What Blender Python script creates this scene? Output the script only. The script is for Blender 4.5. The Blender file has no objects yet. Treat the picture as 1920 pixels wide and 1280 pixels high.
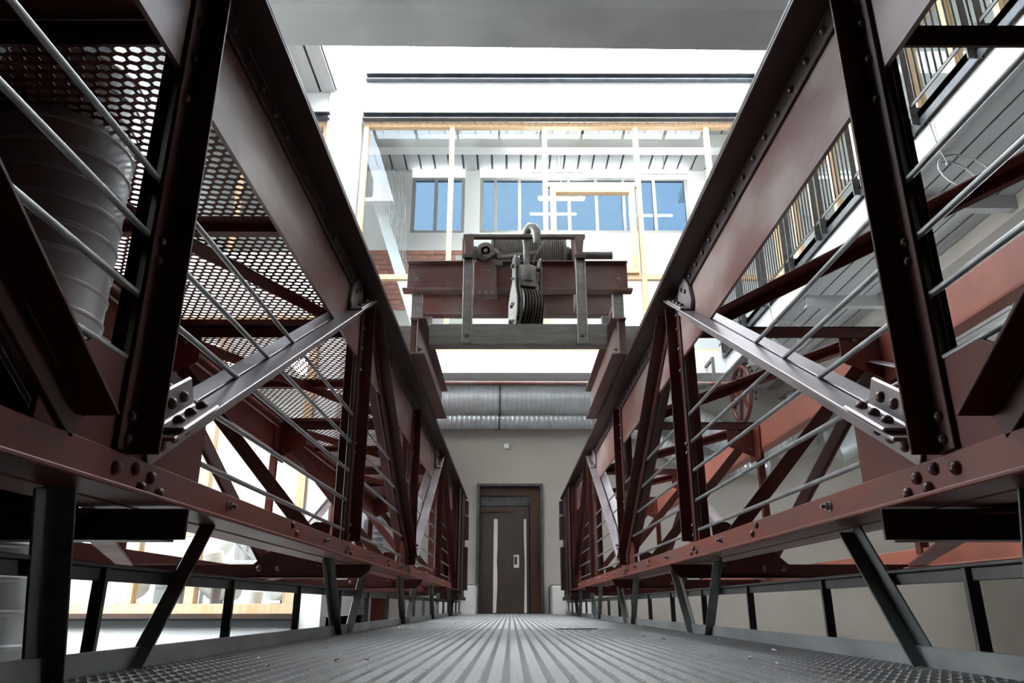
import bpy, bmesh, math, random
from mathutils import Vector, Matrix, Quaternion
random.seed(7)
S = bpy.context.scene
COL = S.collection
# ------------------------------------------------------------------ camera, world, exposure
F = 1402.0
PITCH = math.atan(496 / F)
cd = bpy.data.cameras.new('camera'); cam = bpy.data.objects.new('camera', cd); COL.objects.link(cam)
cd.sensor_width = 36.0; cd.lens = F / 1920 * 36; cd.clip_start = 0.02; cd.clip_end = 300
cam.location = (0, 0, 0)
cam.rotation_euler = (math.pi / 2 + PITCH, 0, -math.atan(2.5 * math.cos(PITCH) / F))
S.camera = cam
S.view_settings.view_transform = 'Standard'; S.view_settings.look = 'None'
S.view_settings.gamma = 1.0; S.view_settings.exposure = 0.0
S.view_settings.use_curve_mapping = False
S.cycles.max_bounces = 7; S.cycles.diffuse_bounces = 4; S.cycles.glossy_bounces = 3
S.cycles.transparent_max_bounces = 16; S.cycles.caustics_reflective = False; S.cycles.caustics_refractive = False
S.cycles.sample_clamp_indirect = 6.0
W = bpy.data.worlds.new('sky'); S.world = W; W.use_nodes = True
SKY = 27.0
wn = W.node_tree.nodes; wl = W.node_tree.links
tc = wn.new('ShaderNodeTexCoord'); ns = wn.new('ShaderNodeTexNoise'); rp = wn.new('ShaderNodeValToRGB')
ns.inputs['Scale'].default_value = 3.0; ns.inputs['Detail'].default_value = 6
rp.color_ramp.elements[0].position = 0.34; rp.color_ramp.elements[0].color = (0.66, 0.82, 1.0, 1)
rp.color_ramp.elements[1].position = 0.54; rp.color_ramp.elements[1].color = (1.0, 1.0, 1.0, 1)
wl.new(tc.outputs['Generated'], ns.inputs['Vector']); wl.new(ns.outputs['Fac'], rp.inputs['Fac'])
wl.new(rp.outputs['Color'], wn['Background'].inputs['Color'])
wn['Background'].inputs['Strength'].default_value = SKY

# ------------------------------------------------------------------ materials
def mat(name, c1, c2=None, rough=0.5, metal=0.0, scale=6.0, bump=0.0, stretch=(1, 1, 1), r2=None, lo=0.4, hi=0.62, detail=5, spec=0.5, coord='Object'):
    m = bpy.data.materials.new(name); m.use_nodes = True
    n = m.node_tree.nodes; l = m.node_tree.links; b = n['Principled BSDF']
    b.inputs['Roughness'].default_value = rough; b.inputs['Metallic'].default_value = metal
    b.inputs['Specular IOR Level'].default_value = spec
    c2 = c2 or c1
    t = n.new('ShaderNodeTexCoord'); mp = n.new('ShaderNodeMapping'); mp.inputs['Scale'].default_value = stretch
    no = n.new('ShaderNodeTexNoise'); no.inputs['Scale'].default_value = scale; no.inputs['Detail'].default_value = detail
    r = n.new('ShaderNodeValToRGB')
    r.color_ramp.elements[0].position = lo; r.color_ramp.elements[0].color = (*c1, 1)
    r.color_ramp.elements[1].position = hi; r.color_ramp.elements[1].color = (*c2, 1)
    l.new(t.outputs[coord], mp.inputs['Vector']); l.new(mp.outputs['Vector'], no.inputs['Vector'])
    l.new(no.outputs['Fac'], r.inputs['Fac']); l.new(r.outputs['Color'], b.inputs['Base Color'])
    if r2 is not None:
        mr = n.new('ShaderNodeMapRange'); mr.inputs['To Min'].default_value = rough; mr.inputs['To Max'].default_value = r2
        mr.inputs['From Min'].default_value = 0.3; mr.inputs['From Max'].default_value = 0.7
        l.new(no.outputs['Fac'], mr.inputs['Value']); l.new(mr.outputs['Result'], b.inputs['Roughness'])
    if bump:
        n2 = n.new('ShaderNodeTexNoise'); n2.inputs['Scale'].default_value = scale * 6; n2.inputs['Detail'].default_value = 4
        bp = n.new('ShaderNodeBump'); bp.inputs['Strength'].default_value = bump; bp.inputs['Distance'].default_value = 0.01
        l.new(mp.outputs['Vector'], n2.inputs['Vector']); l.new(n2.outputs['Fac'], bp.inputs['Height']); l.new(bp.outputs['Normal'], b.inputs['Normal'])
    return m
def glass(name, tint, refl, rough=0.0):
    m = bpy.data.materials.new(name); m.use_nodes = True
    n = m.node_tree.nodes; l = m.node_tree.links; n.clear()
    o = n.new('ShaderNodeOutputMaterial'); mx = n.new('ShaderNodeMixShader'); mx.inputs[0].default_value = refl
    a = n.new('ShaderNodeBsdfTransparent'); a.inputs['Color'].default_value = (*tint, 1)
    g = n.new('ShaderNodeBsdfGlossy'); g.inputs['Roughness'].default_value = rough
    l.new(a.outputs[0], mx.inputs[1]); l.new(g.outputs[0], mx.inputs[2]); l.new(mx.outputs[0], o.inputs['Surface'])
    return m
def emit(name, col, st):
    m = bpy.data.materials.new(name); m.use_nodes = True
    b = m.node_tree.nodes['Principled BSDF']; b.inputs['Base Color'].default_value = (*col, 1)
    b.inputs['Emission Color'].default_value = (*col, 1); b.inputs['Emission Strength'].default_value = st
    return m
M = {}
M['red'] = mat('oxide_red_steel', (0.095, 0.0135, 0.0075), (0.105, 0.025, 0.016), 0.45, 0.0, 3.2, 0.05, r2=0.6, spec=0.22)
M['red_deep'] = mat('darkened_red_steel', (0.05, 0.0085, 0.0055), (0.062, 0.015, 0.01), 0.42, 0.0, 3.2, 0.05, r2=0.55, spec=0.25)  # darker red copy; shade on camera-facing posts and braces put into the colour
M['chord'] = mat('chord_red_steel', (0.165, 0.030, 0.016), (0.125, 0.048, 0.036), 0.42, 0.0, 2.6, 0.06, (1, 0.6, 2.5), r2=0.55, spec=0.3)
M['plate'] = mat('worn_red_plate', (0.14, 0.042, 0.031), (0.30, 0.215, 0.195), 0.34, 0.0, 1.7, 0.06, (1, 0.8, 1.5), r2=0.46, lo=0.42, hi=0.66)
M['red_shaded'] = mat('shaded_red_steel', (0.030, 0.012, 0.011), (0.048, 0.02, 0.017), 0.4, 0.0, 3.2, 0.05, r2=0.55, spec=0.35)  # red steel darkened, shade of undersides and end boxes put into the colour
M['red_lit'] = mat('lit_red_steel', (0.30, 0.085, 0.05), (0.24, 0.07, 0.045), 0.5, 0.0, 3)  # lighter red for the right outer chords, daylight put into the colour
M['diag'] = mat('grey_red_steel', (0.20, 0.165, 0.168), (0.30, 0.25, 0.25), 0.3, 0.25, 3.0, 0.05, r2=0.42)
M['rivet'] = mat('rivet_steel', (0.09, 0.035, 0.03), (0.13, 0.08, 0.07), 0.38, 0.2, 9)
M['iron'] = mat('dark_iron', (0.115, 0.10, 0.09), (0.18, 0.16, 0.145), 0.4, 0.3, 6, 0.06)
M['ironred'] = mat('dark_red_iron', (0.125, 0.042, 0.032), (0.165, 0.115, 0.10), 0.42, 0.15, 2.5, 0.06, r2=0.55)
M['grey_iron'] = mat('grey_iron', (0.25, 0.24, 0.22), (0.34, 0.33, 0.305), 0.42, 0.15, 4, 0.05, (1, 1, 6))
M['upright'] = mat('bare_steel', (0.46, 0.44, 0.405), (0.58, 0.56, 0.52), 0.45, 0.0, 4, 0.05, (1, 1, 6))
M['galv'] = mat('galvanised_steel', (0.24, 0.245, 0.25), (0.34, 0.345, 0.35), 0.34, 0.7, 12, 0.03, r2=0.45)
M['duct'] = mat('spiral_duct_zinc', (0.52, 0.54, 0.55), (0.62, 0.64, 0.65), 0.33, 0.6, 2.5, 0.03, r2=0.42)
M['hanger'] = mat('grey_green_steel', (0.11, 0.115, 0.105), (0.16, 0.165, 0.15), 0.45, 0.35, 7, 0.04)
M['rail'] = mat('black_steel', (0.05, 0.05, 0.05), (0.08, 0.08, 0.078), 0.4, 0.4, 8, 0.03)
M['deck'] = mat('deck_steel', (0.105, 0.102, 0.095), (0.16, 0.156, 0.147), 0.4, 0.35, 1.6, 0.05, (1, 0.35, 1), r2=0.52)
M['curb'] = mat('curb_steel', (0.15, 0.155, 0.155), (0.26, 0.265, 0.265), 0.42, 0.5, 5, 0.06, (1, 0.4, 1))
M['white'] = mat('white_paint', (0.80, 0.80, 0.79), (0.84, 0.84, 0.83), 0.6, 0, 1.5)
M['beige'] = mat('beige_plaster', (0.33, 0.295, 0.26), (0.365, 0.328, 0.292), 0.85, 0, 0.7, 0.04)
M['concrete'] = mat('grey_concrete', (0.36, 0.355, 0.345), (0.42, 0.415, 0.40), 0.85, 0, 0.9, 0.06)
M['board'] = mat('grey_ceiling_board', (0.38, 0.38, 0.375), (0.46, 0.46, 0.45), 0.75, 0, 2.2, 0.05, (2, 0.5, 1), lo=0.35, hi=0.7)
M['beamconc'] = mat('dark_grey_concrete', (0.11, 0.108, 0.104), (0.135, 0.132, 0.127), 0.85, 0, 0.9, 0.06)
M['joint'] = mat('dark_joint', (0.02, 0.02, 0.02), None, 0.9)
M['floor'] = mat('concrete_floor', (0.30, 0.29, 0.28), (0.36, 0.35, 0.34), 0.7, 0, 0.8)
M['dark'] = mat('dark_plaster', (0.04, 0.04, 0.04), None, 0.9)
M['timber'] = mat('larch_timber', (0.58, 0.37, 0.20), (0.68, 0.47, 0.29), 0.5, 0, 3, 0.05, (6, 6, 0.8))
M['channel'] = mat('dark_channel', (0.07, 0.075, 0.085), (0.10, 0.105, 0.115), 0.4, 0.5, 4)
M['brick'] = mat('red_brick', (0.22, 0.085, 0.06), (0.33, 0.14, 0.10), 0.85, 0, 5, 0.1)
M['mortar'] = mat('mortar', (0.45, 0.42, 0.39), None, 0.9)
M['greyframe'] = mat('grey_frame', (0.33, 0.32, 0.31), None, 0.5)
M['rust'] = mat('rusty_door_frame', (0.062, 0.022, 0.007), (0.026, 0.009, 0.005), 0.5, 0.2, 1.2, 0.06, (1, 1, 0.5))
M['wrap'] = mat('brown_wrap', (0.034, 0.021, 0.014), (0.05, 0.032, 0.023), 0.42, 0, 2.2, 0.08, (1.2, 1, 0.4), spec=0.6)
M['steelbright'] = mat('bright_steel', (0.85, 0.80, 0.77), None, 0.4, 0.0, 3)
M['blackp'] = mat('black_plastic', (0.02, 0.02, 0.02), None, 0.4)
M['whitep'] = mat('white_plastic', (0.82, 0.82, 0.82), None, 0.4)
M['grey'] = mat('grey_fabric', (0.25, 0.25, 0.26), None, 0.8)
M['teal'] = mat('teal_plastic', (0.05, 0.5, 0.6), None, 0.4)
M['wood2'] = mat('birch_board', (0.62, 0.40, 0.27), None, 0.6)
M['cable'] = mat('grey_cable', (0.32, 0.32, 0.31), None, 0.5)
M['glass'] = glass('clear_glass', (0.93, 0.96, 0.96), 0.02)
M['roofglass'] = glass('roof_glass', (0.97, 0.98, 1.0), 0.04)
M['blueglass'] = glass('tinted_glass', (0.115, 0.148, 0.18), 0.01)
M['lamp2'] = emit('room_tube_light', (1, 0.98, 0.95), 190)
M['lamp'] = emit('office_fill_light', (1, 0.98, 0.94), 55)

# ------------------------------------------------------------------ mesh builder
class B:
    def __init__(s): s.v = []; s.f = []
    def add(s, vs, fs):
        k = len(s.v); s.v += [tuple(p) for p in vs]; s.f += [[i + k for i in f] for f in fs]; return s
    def ext(s, pts, vec):
        pts = [Vector(p) for p in pts]; n = len(pts); vec = Vector(vec)
        vs = pts + [p + vec for p in pts]
        fs = [list(range(n))[::-1], [n + i for i in range(n)]] + [[i, (i + 1) % n, n + (i + 1) % n, n + i] for i in range(n)]
        return s.add(vs, fs)
    def box(s, x0, x1, y0, y1, z0, z1):
        return s.ext([(x0, y0, z0), (x1, y0, z0), (x1, y1, z0), (x0, y1, z0)], (0, 0, z1 - z0))
    def bar(s, p0, p1, wv, w, h, off=(0, 0)):
        # rectangular bar from p0 to p1; wv = width direction, h along the other normal
        p0 = Vector(p0); p1 = Vector(p1); d = (p1 - p0).normalized(); u = Vector(wv); u = (u - d * u.dot(d)).normalized(); v = d.cross(u)
        o = p0 + u * off[0] + v * off[1]
        return s.ext([o - u * w / 2 - v * h / 2, o + u * w / 2 - v * h / 2, o + u * w / 2 + v * h / 2, o - u * w / 2 + v * h / 2], p1 - p0)
    def prof(s, poly, p0, p1, uv, vv):
        p0 = Vector(p0); p1 = Vector(p1); uv = Vector(uv); vv = Vector(vv)
        return s.ext([p0 + uv * a + vv * b for a, b in poly], p1 - p0)
    def lathe(s, p0, axis, prof, n=24, cap=True):
        # prof: list of (distance along axis, radius)
        p0 = Vector(p0); a = Vector(axis).normalized(); t = Vector((1, 0, 0)) if abs(a.x) < .9 else Vector((0, 1, 0))
        u = a.cross(t).normalized(); w = a.cross(u); vs = []; fs = []
        for d, r in prof:
            for i in range(n):
                t = 2 * math.pi * i / n; vs.append(p0 + a * d + u * r * math.cos(t) + w * r * math.sin(t))
        for j in range(len(prof) - 1):
            for i in range(n):
                i2 = (i + 1) % n; fs.append([j * n + i, j * n + i2, (j + 1) * n + i2, (j + 1) * n + i])
        if cap:
            fs.append(list(range(n))[::-1]); fs.append([(len(prof) - 1) * n + i for i in range(n)])
        return s.add(vs, fs)
    def cyl(s, p0, p1, r, n=16):
        d = Vector(p1) - Vector(p0); return s.lathe(p0, d, [(0, r), (d.length, r)], n)
    def tube(s, path, r, n=10, closed=False):
        P = [Vector(p) for p in path]; m = len(P); vs = []; fs = []; u = None
        for k in range(m):
            if closed: d = P[(k + 1) % m] - P[k - 1]
            else: d = P[min(k + 1, m - 1)] - P[max(k - 1, 0)]
            d.normalize()
            if u is None:
                t = Vector((0, 0, 1)) if abs(d.z) < .9 else Vector((1, 0, 0)); u = d.cross(t).normalized()
            u = (u - d * u.dot(d)).normalized(); w = d.cross(u); rr = r[k] if isinstance(r, (list, tuple)) else r
            for i in range(n):
                a = 2 * math.pi * i / n; vs.append(P[k] + u * rr * math.cos(a) + w * rr * math.sin(a))
        for k in range(m if closed else m - 1):
            k2 = (k + 1) % m
            for i in range(n):
                i2 = (i + 1) % n; fs.append([k * n + i, k * n + i2, k2 * n + i2, k2 * n + i])
        if not closed: fs.append(list(range(n))[::-1]); fs.append([(m - 1) * n + i for i in range(n)])
        return s.add(vs, fs)
    def mesh(s, name, m, smooth=False):
        me = bpy.data.meshes.new(name); me.from_pydata(s.v, [], s.f)
        bm = bmesh.new(); bm.from_mesh(me); bmesh.ops.recalc_face_normals(bm, faces=bm.faces); bm.to_mesh(me); bm.free()
        if smooth:
            for p in me.polygons: p.use_smooth = True
            me.set_sharp_from_angle(angle=math.radians(40))
        me.materials.append(M[m] if isinstance(m, str) else m); return me
ORG = {}
def link(o, parent=None):
    COL.objects.link(o)
    if parent is not None:
        o.parent = parent; o.matrix_parent_inverse = Matrix.Translation(-Vector(ORG.get(parent.name, (0, 0, 0))))
    return o
def tag(o, label, cat=None, group=None, kind=None):
    if label: o['label'] = label
    if cat: o['category'] = cat
    if group: o['group'] = group
    if kind: o['kind'] = kind
    return o
def obj(name, b, m, parent=None, smooth=False, bevel=0.0):
    o = bpy.data.objects.new(name, b if isinstance(b, bpy.types.Mesh) else b.mesh(name, m, smooth))
    if bevel:
        md = o.modifiers.new('edge', 'BEVEL'); md.width = bevel; md.segments = 1; md.limit_method = 'ANGLE'; md.angle_limit = 0.9
    return link(o, parent)
def thing(name, label, cat, loc, group=None, kind=None):
    o = bpy.data.objects.new(name, None); COL.objects.link(o); o.location = loc; ORG[o.name] = tuple(loc); o.empty_display_size = .1
    return tag(o, label, cat, group, kind)
def struct(name, b, m, **k):
    o = obj(name, b, m, **k); o['kind'] = 'structure'; return o
def put(name, me, loc, parent, rot=None, scale=None):
    o = bpy.data.objects.new(name, me); link(o, parent); o.location = loc
    if rot is not None: o.rotation_mode = 'QUATERNION'; o.rotation_quaternion = rot
    if scale: o.scale = (scale,) * 3
    return o
RIV = B().lathe((0, 0, 0), (0, 0, 1), [(0, .016), (.006, .0155), (.012, .0115), (.0155, .005), (.016, .0008)], 10).mesh('rivet', 'rivet', True)
BOLT = B().lathe((0, 0, 0), (0, 0, 1), [(0, .021), (.004, .021)], 14).lathe((0, 0, .004), (0, 0, 1), [(0, .0155), (.014, .0155)], 6).lathe((0, 0, .018), (0, 0, 1), [(0, .0085), (.016, .0085)], 10).mesh('bolt', 'galv')
def rivet(p, n, parent, sc=1.0): return put('rivet', RIV, p, parent, Vector((0, 0, 1)).rotation_difference(Vector(n)), sc)
def bolt(p, n, parent, sc=1.0): return put('bolt', BOLT, p, parent, Vector((0, 0, 1)).rotation_difference(Vector(n)), sc)

CX = 0.065
def X(s, q): return CX + s * q
NA = 1.97; PAN = 2.81
NODE = {k: NA + PAN * i for i, k in enumerate('ABCDE')}
SIDE = {-1: 'left', 1: 'right'}

# ------------------------------------------------------------------ room shell
FZ = -3.6
struct('floor', B().box(-9, 12, -4, 26, FZ - .2, FZ), 'floor')
YW = 17.5
struct('wall_far', B().box(-9, -.78, YW, YW + .3, FZ, 4.98).box(.74, 12, YW, YW + .3, FZ, 4.98).box(-.78, .74, YW, YW + .3, 2.68, 4.98).box(-.78, .74, YW, YW + .3, FZ, -.16), 'beige')
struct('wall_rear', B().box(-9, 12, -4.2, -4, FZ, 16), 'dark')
struct('wall_right', B().box(11.5, 11.8, -4, 10, FZ, 16).box(11.5, 11.8, 12.5, 26, FZ, 16).box(11.5, 11.8, 10, 12.5, FZ, 0).box(11.5, 11.8, 10, 12.5, 2.4, 16), 'beige')
wr = struct('window_10', B().box(11.55, 11.7, 10, 12.5, 0, .12).box(11.55, 11.7, 10, 12.5, 2.28, 2.4), 'timber')  # unseen window added so daylight brightens the wall under the right gallery
for k in range(3): obj('mullion', B().box(11.55, 11.7, 10 + 1.19 * k, 10.12 + 1.19 * k, .12, 2.28), 'timber', wr)
for k in range(2): obj('pane', B().box(11.62, 11.635, 10.12 + 1.19 * k, 11.19 + 1.19 * k, .12, 2.28), 'glass', wr)
struct('wall_left', B().box(-8.3, -8, -4, 5, FZ, 9.2).box(-8.3, -8, 5, 11, FZ, .1).box(-8.3, -8, 5, 11, 4.2, 5.4).box(-8.3, -8, -4, 26, 9.2, 16).box(-8.3, -8, 11, 26, FZ, 9.2), 'white')
# unseen wall added over the near opening to bounce skylight onto the trolley
struct('wall_near_bounce', B().box(-9, 12, 2.3, 2.55, 3.5, 15.0).box(-9, -3.25, 2.3, 2.55, FZ, 3.5).box(3.4, 12, 2.3, 2.55, FZ, 3.5), 'concrete')
# unseen dark enclosure added around the near end to keep light off its steel
struct('wall_shade_box', B().box(-3.25, -3.0, -4, 4.6, .9, 7.0).box(-3.25, -3.0, -4, 3.2, FZ, .9).box(3.15, 3.4, -4, 2.6, FZ, 3.2), 'dark')
struct('ceiling_shade_box', B().box(-3.0, 3.4, -4, 2.3, 3.2, 3.5).box(-3.0, -1.7, 2.3, 3.6, 3.2, 3.5), 'dark')
struct('floor_shade_box', B().box(-3.0, 3.15, -4, 1.6, -1.5, -1.3), 'dark')
# low moulded wall panel on the far wall, right
pl = struct('trim_1', B().box(4.6, 7.2, YW - .12, YW, FZ, -.62).box(4.5, 7.25, YW - .16, YW, -.62, -.55), 'beige')

# far slab of the upper floor
struct('slab_far', B().box(-9, 12, 16.1, 23, 5.02, 5.47), 'white')
struct('trim_2', B().box(-9, 4.89, 16.1, 16.75, 4.95, 5.02), 'white')
BOARD = B().box(-.105, .105, 0, 1, -.04, 0).mesh('ceiling_board', 'board')
def boards(parent, x0, x1, y0, y1, z, pitch=.245):
    n = int(round((x1 - x0) / pitch)); w = (x1 - x0) / n
    for i in range(n):
        o = put('ceiling_board', BOARD, (x0 + w * (i + .5), y0, z - random.uniform(0, .003)), parent); o.scale = (w / .245, y1 - y0, 1)
def jointplate(name, x0, x1, y0, y1, z): return struct(name, B().box(x0, x1, y0, y1, z, z + .02), 'joint')
cf = jointplate('ceiling_far', -9, 4.89, 16.75, YW, 5.0); boards(cf, -2.6, 4.89, 16.75, YW, 5.0)

# right gallery
struct('slab_right', B().box(4.89, 12, 2.5, 23, 5.02, 5.47), 'white')
struct('trim_3', B().box(4.89, 4.99, 2.5, YW, 4.94, 5.02), 'concrete')
cr = jointplate('ceiling_right', 4.99, 11.5, 2.5, YW, 5.0)
beamsY = (5.1, 8.38, 11.66, 14.94)
seg = [2.5] + [y for b in beamsY for y in (b, b + .14)] + [YW]
for i in range(0, len(seg), 2):
    boards(cr, 4.99, 6.45, seg[i], seg[i + 1], 4.998); boards(cr, 7.4, 11.3, seg[i], seg[i + 1], 4.998)
for k, yb in enumerate(beamsY):
    bb = B().box(4.99, 11.5, yb, yb + .012, 4.79, 5.0).box(4.99, 11.5, yb, yb + .14, 4.765, 4.79)
    tag(obj('ceiling_beam', bb, 'concrete'), ['pale steel ceiling beam under the right gallery, nearest the camera', 'pale steel ceiling beam under the right gallery, second from the camera',
        'pale steel ceiling beam under the right gallery, third from the camera', 'pale steel ceiling beam under the right gallery, farthest from the camera'][k], 'beam', 'gallery ceiling beams')
struct('trim_4', B().box(6.45, 7.4, 2.5, YW, 4.72, 5.02), 'beige')
# dark cladding channel along the gallery edge
struct('trim_5', B().box(4.80, 4.89, 2.5, 16.1, 5.40, 5.50).box(4.80, 4.815, 2.5, 16.1, 5.3, 5.5), 'channel')

# concrete bridge beam high over the hall
bm_ = B(); bm_.ext([(-9, 9.86, 9.5), (12, 10.13, 9.5), (12, 11.13, 9.5), (-9, 10.83, 9.5)], (0, 0, .9)); struct('beam_concrete', bm_, 'beamconc')

# ------------------------------------------------------------------ far glazed wall of the upper floor
YF = 16.4
struct('wall_upper_far', B().box(-4.72, -3.84, YF - .15, YF + .25, 5.47, 15).box(-9, -4.72, YF - .1, YF + .2, 11.98, 15).box(-3.84, 6.8, YF - .1, YF + .2, 11.98, 13.05)
       .box(6.6, 12, YF - .1, YF + .2, 5.47, 15), 'white')
def rail_channel(name, x0, x1, z):
    o = struct(name, B().box(x0, x1, YF - .26, YF - .1, z + .16, z + .19).box(x0, x1, YF - .26, YF - .1, z, z + .02).box(x0, x1, YF - .13, YF - .1, z + .02, z + .16), 'channel')
    x = x0 + .12
    while x < x1: put('bolt', BOLT, (x, YF - .131, z + .06), o, Vector((0, 0, 1)).rotation_difference(Vector((0, -1, 0)))); x += 2.35
rail_channel('trim_6', -3.8, 6.6, 11.78); rail_channel('trim_7', -9, -4.66, 11.78); rail_channel('trim_8', -3.8, 6.6, 13.0)
def window(n, x0, x1, z0, z1, mull, rows=(), y=YF, fw=.12, dep=.16, frame='timber', pane='glass', skip=()):
    """framed window in a plane facing -Y: jambs, head, sill, mullions, transoms and one pane per field"""
    o = struct('window_%d' % n, B().box(x0, x1, y - dep / 2, y + dep / 2, z0, z0 + fw).box(x0, x1, y - dep / 2, y + dep / 2, z1 - fw, z1)
               .box(x0, x0 + fw, y - dep / 2, y + dep / 2, z0 + fw, z1 - fw).box(x1 - fw, x1, y - dep / 2, y + dep / 2, z0 + fw, z1 - fw), frame, bevel=.004)
    xs = [x0 + fw / 2] + list(mull) + [x1 - fw / 2]
    for m in mull: obj('mullion', B().box(m - fw / 2, m + fw / 2, y - dep / 2, y + dep / 2, z0 + fw, z1 - fw), frame, o, bevel=.004)
    for a, b in zip(xs[:-1], xs[1:]):
        zs = [z0 + fw / 2] + sorted(r[2] for r in rows if r[0] <= a + .01 and r[1] >= b - .01) + [z1 - fw / 2]
        for z in zs[1:-1]: obj('transom', B().box(a + fw / 2, b - fw / 2, y - dep / 2 + .01, y + dep / 2 - .01, z - fw / 2, z + fw / 2), frame, o)
        for c, d in zip(zs[:-1], zs[1:]): obj('pane', B().box(a + fw / 2, b - fw / 2, y - .008, y + .008, c + fw / 2, d - fw / 2), pane, o)
    return o
w1 = window(1, -3.78, 6.6, 5.47, 11.76, (-1.51, .86, 3.2, 5.03), [(.8, 3.3, 9.95), (-4, 7, 7.42)])
# operable timber sash in the third bay
sash = B().box(.98, 3.08, YF - .12, YF + .06, 9.70, 9.86).box(.98, 3.08, YF - .12, YF + .06, 7.5, 7.66).box(.98, 1.12, YF - .12, YF + .06, 7.66, 9.70).box(2.94, 3.08, YF - .12, YF + .06, 7.66, 9.70)
obj('sash', sash, 'timber', w1, bevel=.01)
window(2, -9, -4.7, 5.47, 11.76, (-6.8,), [(-10, -4, 7.42)])
# clerestory glazing above the fascia
window(3, -3.78, 6.6, 13.2, 15.0, (-2.75, -1.75, -.85, .05, .95, 1.85, 2.95, 5.1), y=YF + .2, fw=.03, dep=.06, frame='greyframe', pane='roofglass')
# room behind the glazed wall
ru = jointplate('ceiling_upper_room', -9, 11, YF + .1, 19.2, 12.2); boards(ru, -6, 7, YF + .1, 19.2, 12.2, .42)
struct('beam_upper_room', B().box(-9, 11, 17.4, 17.75, 11.75, 12.18), 'white')
wb = 19.2
struct('wall_upper_room', B().box(-9, 11, wb, wb + .25, 5.47, 10.1).box(-9, -2.9, wb, wb + .25, 10.1, 12.2).box(-1.35, -.9, wb, wb + .25, 10.1, 12.2).box(5.2, 11, wb, wb + .25, 10.1, 12.2), 'white')
window(4, -2.9, -1.35, 10.1, 11.95, (-2.2,), y=wb + .1, fw=.09, frame='greyframe', pane='blueglass')
window(5, -.9, 5.2, 10.1, 11.95, (-.45, .25, 1.0, 1.7, 2.5, 3.3, 4.2), y=wb + .1, fw=.09, frame='greyframe', pane='blueglass')
bw = struct('wall_brick', B().box(-6.0, -1.3, 18.9, 19.15, 5.47, 9.4), 'mortar')
BRK = B().box(0, .40, -.02, 0, 0, .125).mesh('brick', 'brick')
for r in range(12):
    zz = 9.25 - r * .15
    if zz < 5.6: break
    for c in range(11):
        xx = -5.95 + c * .42 + (r % 2) * .21
        if xx + .40 < -1.3: put('brick', BRK, (xx, 18.9 - random.uniform(0, .006), zz), bw)
for k, (x, z, wd) in enumerate([(.55, 11.35, 1.5), (.75, 10.6, 1.3), (3.6, 11.3, 1.4)]):
    t = thing('tube_lamp', ['white tube lamp behind the glass above the hook, upper one', 'white tube lamp behind the glass above the hook, lower one', 'white tube lamp behind the glass, rightmost'][k], 'lamp', (x, 18.2, z))
    obj('housing', B().box(x, x + wd, 18.15, 18.25, z + .06, z + .11), 'whitep', t); obj('tube', B().cyl((x + .03, 18.2, z + .02), (x + wd - .03, 18.2, z + .02), .04, 10), 'lamp2', t, True)
    obj('cord', B().cyl((x + wd / 2, 18.2, z + .11), (x + wd / 2, 18.2, 12.17), .008, 6), 'cable', t)
st = thing('stair_flight', 'white slanted stair stringer with thin balusters behind the left glazing', 'stairs', (-3.3, 17.9, 5.47))
obj('stringer', B().bar((-3.6, 17.9, 10.3), (-2.0, 17.9, 5.55), (0, 0, 1), .28, .06), 'white', st)
for i in range(14):
    x = -3.6 + i * .055; obj('baluster', B().cyl((x, 17.6, 11.6 - i * .05), (x + .18, 17.6, 10.2 - i * .16), .008, 6), 'galv', st)

# ------------------------------------------------------------------ glass roof and upper left gallery
rg = struct('roof_glazing', B().box(-4.6, 6.6, YF, YF + .2, 15.0, 15.2).box(-4.6, 6.6, 10.6, 10.8, 15.0, 15.2), 'greyframe')
for i in range(9):
    x = -4.6 + i * 1.4; obj('glazing_bar', B().box(x - .03, x + .03, 10.8, YF, 14.98, 15.12), 'greyframe', rg)
    if i < 8: obj('pane', B().box(x + .03, x + 1.37, 10.8, YF, 15.04, 15.06), 'roofglass', rg)
struct('roof_left', B().box(-8.3, -7.6, -4, 26, 15.0, 15.3), 'white')
rg2 = struct('roof_glazing_left', B().box(-7.6, -4.6, 4.2, 6.6, 15.0, 15.2), 'greyframe')
for i in range(3):
    x = -7.6 + i * 1.0; obj('pane', B().box(x + .03, x + .97, 6.6, YF, 15.04, 15.06), 'roofglass', rg2)
struct('roof_right', B().box(6.6, 12, -4, 26, 15.0, 15.3), 'white')
struct('roof_near', B().box(-9, 12, -4, 4.2, 15.0, 15.3).box(-4.6, 6.6, 4.2, 10.6, 15.0, 15.3), 'concrete')
struct('slab_left_gallery', B().box(-7.9, -4.55, 11.2, YF - .1, 12.72, 13.3), 'white')
cl = jointplate('ceiling_left', -7.9, -4.55, 11.2, YF - .1, 12.70); boards(cl, -7.5, -4.55, 11.2, YF - .1, 12.70, .42)

# ------------------------------------------------------------------ far door
struct('wall_door_room', B().box(-1.2, 1.2, YW + .31, YW + .4, -.3, 3), 'dark')
d1 = struct('door_1', B().box(-.78, -.715, YW - .06, YW + .3, -.16, 2.68).box(.675, .74, YW - .06, YW + .3, -.16, 2.68).box(-.715, .675, YW - .06, YW + .3, 2.62, 2.68), 'rail', bevel=.006)
obj('lining', B().box(-.715, .675, YW + .1, YW + .3, 2.42, 2.62).box(.44, .675, YW + .1, YW + .3, -.16, 2.42), 'rust', d1)
obj('head_recess', B().box(-.715, .44, YW + .16, YW + .3, 2.2, 2.42), 'rail', d1)
obj('closer_bar', B().box(-.715, .05, YW + .13, YW + .17, 2.06, 2.12).box(-.52, -.47, YW + .12, YW + .16, 2.3, 2.38), 'rust', d1)
lf = obj('leaf', B().box(-.715, .42, YW + .2, YW + .27, -.15, 2.2), 'wrap', d1)
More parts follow.
